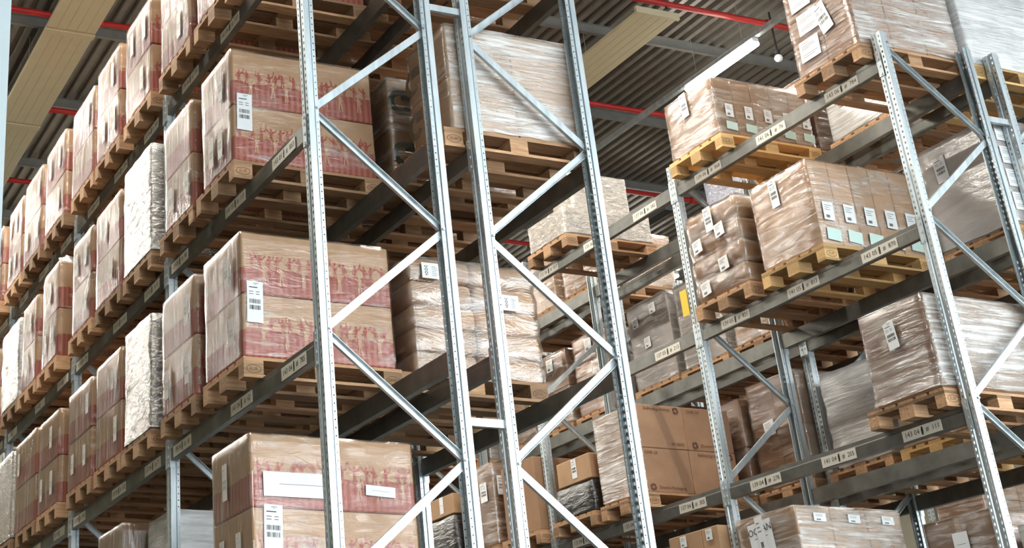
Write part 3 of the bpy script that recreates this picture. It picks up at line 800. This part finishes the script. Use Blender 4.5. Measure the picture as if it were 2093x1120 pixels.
for i in range(4):
    a0 = [(math.cos(a), math.sin(a)) for a in [PI*i/2+PI*.42*q/6 for q in range(7)]]
    rd.add([(.036*x, .036*y, 0) for x, y in a0]+[(.016*x, .016*y, 0) for x, y in a0], [(q, q+1, 8+q, 7+q) for q in range(6)])
ROUND = rd.mesh('printed_logo', [M_BRNP])
t, dx, dy, zt = load('right', 3, 1, 4.08, 4.84, 1.03, 'cartons', 'ruddy unwrapped cartons with brown lettering', True, grid=(2,1,2), m=M_CARDR, film=None)
for i in range(2):
    for k in range(2):
        for kk, (txt, u, v) in enumerate((('DHR-24', -.17, .17), ('Duetto Packaging', .03, -.17))):
            f = -1 if (k == 1) != (i == 1) else 1
            stick('carton_text', text_mesh(txt, .045, M_BRNP), t, '-Y', (-dx/4+i*dx/2+u*f, -dy/2+.007, zt*(.25+.5*k)+v*f), 0 if f > 0 else PI)
        stick('printed_logo', ROUND, t, '-Y', (-dx/4+i*dx/2-.2*(-1 if (k == 1) != (i == 1) else 1), -dy/2+.007, zt*(.25+.5*k)-.17*(-1 if (k == 1) != (i == 1) else 1)), .4)
fl = film_shell(dx+.004, dy+.002, .015, zt, 55, .004, skirt=.01)
bm = bmesh.new(); bm.from_mesh(fl); bmesh.ops.delete(bm, geom=[f for f in bm.faces if f.calc_center_median().x > -dx/2+.03], context='FACES'); bm.to_mesh(fl); bm.free()
fl.materials.append(F_HORZ); ob('stretch_film', fl, t)
t, dx, dy, zt = load('right', 3, 2, 4.98, 5.66, .46, 'bags', 'pallet load in glossy black film', True, layers=1, across=1, m=M_BLACK, film=F_BLK, name='black_wrapped_load')
t2 = thing('carton', 'open tan carton with a white label on the glossy black film load', 'carton', (5.336+.45, 5.32, zl(3)+.487))
ob('carton_body', rbox_m(.86, .62, .26, M_CARD, .008), t2, (0,0,.131)); put_label(t2, '-X', (-.432, -.02, .15), .09, .2, 'tall')
load('right', 3, 3, 6.03, 6.75, .95, 'cartons', 'plain dark brown large carton', True, grid=(1,1,1), m=M_CARDB, film=None)
t, dx, dy, zt = load('right', 3, 4, 6.93, 7.62, 1.08, 'cartons', 'narrow brown cartons with white labels and torn tape', True, grid=(5,1,1), m=M_CARDB, film=F_THIN)
put_label(t, '-Y', (-.44, -dy/2-.006, zt*.72), .15, .22, 'tall'); put_label(t, '-X', (-dx/2-.008, -.15, zt*.66), .15, .22, 'tall')
t, dx, dy, zt = load('right', 2, 0, 2.13, 2.91, 1.13, 'cartons', 'film-wrapped cartons with a large printed white sheet', True, grid=(3,1,2), m=M_CARD, film=F_HORZ)
o = put_label(t, '-X', (-dx/2-.012, .06, zt*.80), .30, .27, 'paper', .08, 'address_sheet')
stick('sheet_text', text_mesh('OC', .085, M_BLACK), t, '-X', (-dx/2-.0165, .15, zt*.855), .08); stick('sheet_text', text_mesh('AN', .085, M_BLACK), t, '-X', (-dx/2-.0165, -.03, zt*.875), .08)
put_label(t, '-X', (-dx/2-.017, .05, zt*.83), .10, .30, 'small', .08)
for i in range(3):
    for k in range(2): put_label(t, '-Y', (-dx/2+.25+i*.37, -dy/2-.008, zt*(.25+.5*k)+.15), .13, .07, 'small', -.03)
t, dx, dy, zt = load('right', 2, 1, 3.15, 3.9, 1.16, 'cartons', 'tan cartons with small white labels', True, grid=(2,3,2), m=M_CARD, film=None)
for yy in (-.24, .14): put_label(t, '-X', (-dx/2+.004, yy, zt*.93), .09, .10, 'small')
load('right', 2, 2, 4.1, 4.85, 1.0, 'cartons', 'tan carton stack', True, grid=(2,2,2), m=M_CARD, film=None)

# ---- rack behind the right one
t, dx, dy, zt = load('fourth', 5, 0, .275, 1.03, 1.5, 'bags', 'tall white wrapped sacks', True, layers=3, across=3, m=M_CARDW, film=F_WHIT, wood='new', name='wrapped_sack_stack')
t, dx, dy, zt = load('fourth', 5, 1, 1.25, 2.02, 1.0, 'cartons', 'white film-wrapped cartons with a blue stripe', True, grid=(2,2,2), m=M_CARDW, film=F_WHIT)
c = MB(); c.box(-.002, 0, -.32, .1, -.06, .06); o = c.obj('blue_stripe', M_BLUE, t, (-dx/2-.012, .1, zt*.45))
t, dx, dy, zt = load('fourth', 5, 2, 2.17, 2.9, 1.0, 'cartons', 'brown cartons stacked beside the blue-striped load', True, grid=(3,1,4), m=M_CARDB, film=F_THIN, x1=7.4)
load('fourth', 5, 3, 3.2, 3.95, .9, 'blue', 'bluish crinkled film-wrapped load', True, name='film_wrapped_load')
for q, (y0, y1) in enumerate(((6.06, 6.80), (6.98, 7.75), (7.9, 8.6))):
    t, dx, dy, zt = load('fourth', 5, 4+q, y0, y1, .85, 'cartons', 'tan cartons with dark seams', True, grid=(2,3,1), m=M_CARD, film=F_THIN)
    if q == 0:
        c = MB(); c.add([(-.06,.05,0),(.06,.05,0),(0,-.06,0)], [(0,1,2)]); stick('warning_sticker', c.mesh('warning_sticker', [M_RED]), t, '-X', (-dx/2-.008, .25, zt*.7))
t, dx, dy, zt = load('fourth', 4, 0, .275, 1.1, 1.12, 'cartons', 'large smooth grey film-wrapped block with a tag', True, grid=(1,1,1), m=M_CARDG, film=F_GREY)
put_label(t, '-X', (-dx/2-.010, .18, zt*.75), .13, .24, 'tall', .05)
for k in range(4): put_label(t, '-Y', (-dx/2+.14, -dy/2-.008, zt*(.2+.22*k)), .22, .16, 'sheet')
t = thing('wrapped_roll_stack', 'bundle of long film-wrapped rolls beside the smooth grey block', 'rolls', (7.15, 1.57, zl(4)+.146))
pallet('old', (7.189, 1.6, zl(4)), 'weathered wooden pallet under the bundle of long rolls', True, 'wooden pallets')
for k in range(6):
    for q in range(4):
        c = MB(); c.tube((-.5, -.28+q*.185, .092+k*.155), (.5, -.28+q*.185, .092+k*.155), .088, 16); o = c.obj('roll', M_CARDW if k > 3 else M_CARDG, t); smooth(o.data)
me = film_shell(1.05, .78, .02, .97, 95, .01, skirt=.01); me.materials.append(F_GREY if 0 else F_THIN); ob('stretch_film', me, t)
load('fourth', 4, 2, 2.15, 2.9, .8, 'cartons', 'tan wrapped cartons', True, grid=(2,2,2), m=M_CARD, film=F_THIN)
load('fourth', 4, 3, 3.15, 3.9, 1.0, 'cartons', 'tan film-wrapped cartons behind the second upright', True, grid=(2,2,2), m=M_CARD, film=F_THIN)
t, dx, dy, zt = load('fourth', 4, 4, 4.02, 4.76, 1.1, 'cartons', 'pale film-wrapped carton block with small tags', True, grid=(2,1,1), m=M_CARDG, film=F_HORZ)
t, dx, dy, zt = load('fourth', 4, 5, 4.87, 5.64, 1.13, 'cartons', 'grey-brown wrapped block with square white labels', True, grid=(1,1,1), m=M_CARDG, film=F_THIN)
for yy, zz in ((.22,.78), (.05,.5), (-.12,.86), (.2,.3)): put_label(t, '-X', (-dx/2-.008, yy, zt*zz), .11, .12, 'small', .05)
for q, (y0, y1, h) in enumerate(((6.08, 6.8, 1.1), (6.95, 7.65, 1.08), (7.8, 8.5, 1.0))):
    t, dx, dy, zt = load('fourth', 4, 6+q, y0, y1, h, 'cartons', 'plain brown cartons with a grey label', True, grid=(2,2,2), m=M_CARDB if q != 0 else M_CARDR, film=F_THIN)
    put_label(t, '-X', (-dx/2-.008, 0, zt*.85), .14, .16, 'small')
load('fourth', 3, 0, .28, 1.05, 1.0, 'cartons', 'tan wrapped cartons', True, grid=(2,2,2), m=M_CARD, film=F_HORZ, wood='new')
load('fourth', 3, 1, 1.25, 2.02, 1.0, 'cartons', 'film-wrapped cartons on an orange pallet', True, grid=(2,2,2), m=M_CARD, film=F_HORZ, wood='new')
t, dx, dy, zt = load('fourth', 3, 2, 2.15, 2.85, 1.05, 'bags', 'silvery crinkled wrapped sacks', True, layers=3, across=2, m=M_CARDW, film=F_WHIT, name='wrapped_sack_stack')
t, dx, dy, zt = load('fourth', 3, 3, 3.15, 3.9, 1.22, 'cartons', 'four tall brown cartons in loose film', True, grid=(2,2,2), m=M_CARDB, film=F_THIN)
put_label(t, '-X', (-dx/2-.008, .1, zt*.55), .15, .15, 'small', .1)
load('fourth', 3, 4, 4.02, 4.76, 1.15, 'cartons', 'ruddy cartons with a torn film sleeve', True, grid=(2,1,2), m=M_CARDR, film=F_THIN)
t, dx, dy, zt = load('fourth', 2, 0, .3, 1.05, .8, 'cartons', 'white wrapped cartons', True, grid=(2,2,2), m=M_CARDW, film=F_WHIT)
t, dx, dy, zt = load('fourth', 2, 1, 1.26, 2.02, .99, 'cartons', 'large brown carton with taped flaps', True, grid=(1,1,1), m=M_CARDB, film=F_THIN, tape=True)
put_label(t, '-X', (-dx/2-.008, -.02, zt*.72), .16, .20, 'paper')
# ---- farthest rack
for n, k, y0, y1, h, mm in ((3,0,.3,1.05,1.0,M_CARDB), (3,1,1.2,1.95,.9,M_CARDB), (2,0,.3,1.05,1.0,M_CARDB), (2,1,1.2,1.95,1.1,M_CARDR), (4,0,.3,1.05,.9,M_CARD), (4,1,1.2,1.95,1.0,M_CARDG), (3,2,2.1,2.85,1.0,M_CARD), (2,2,2.1,2.85,1.0,M_CARDG), (4,2,3.2,3.9,1.0,M_CARDB), (3,3,5.07,5.8,.95,M_CARDB)):
    load('far', n, k, y0, y1, h, 'cartons', 'brown cartons with white edge straps', False, grid=(2,1,2), m=mm, film=F_THIN)

for n, k, y0, y1, h, mm in ((3,6,8.95,9.68,.92,M_CARDB), (3,7,9.9,10.6,1.0,M_CARD), (4,2,8.95,9.68,1.0,M_CARDG), (4,3,9.85,10.55,1.05,M_CARDB), (4,4,10.75,11.4,1.0,M_CARD), (5,3,8.95,9.7,.6,M_CARD), (2,3,6.1,6.85,1.1,M_CARD), (2,4,7.0,7.7,1.1,M_CARDB)):
    load('right', n, k, y0, y1, h, 'cartons', 'distant brown cartons seen between the uprights', False, grid=(2,1,2), m=mm, film=F_THIN)
t, dx, dy, zt = load('right', 3, 5, 7.86, 8.58, .66, 'bags', 'second pallet load in glossy black film', True, layers=1, across=1, m=M_BLACK, film=F_BLK, name='black_wrapped_load')
t2 = thing('carton', 'tan carton with a pale tape strip on the farther black film load', 'carton', (5.336+.45, 8.22, zl(3)+.687))
ob('carton_body', rbox_m(.86, .62, .24, M_CARD, .008), t2, (0,0,.121)); put_label(t2, '-X', (-.432, -.02, .14), .09, .2, 'paper')
for n, k, y0, y1, h, mm in ((3,5,6.1,6.8,1.1,M_CARDG), (3,6,7.0,7.7,1.0,M_CARDB), (3,7,7.9,8.6,1.1,M_CARD), (4,9,8.95,9.7,1.1,M_CARDG), (4,10,9.9,10.6,1.0,M_CARDB), (2,2,3.2,3.9,1.0,M_CARDG), (2,3,4.1,4.8,1.0,M_CARD), (5,7,8.95,9.7,1.0,M_CARDG), (5,8,9.9,10.6,1.0,M_CARDB)):
    load('fourth', n, k, y0, y1, h, 'cartons', 'distant tan cartons seen between the uprights', False, grid=(2,1,2), m=mm, film=F_THIN)
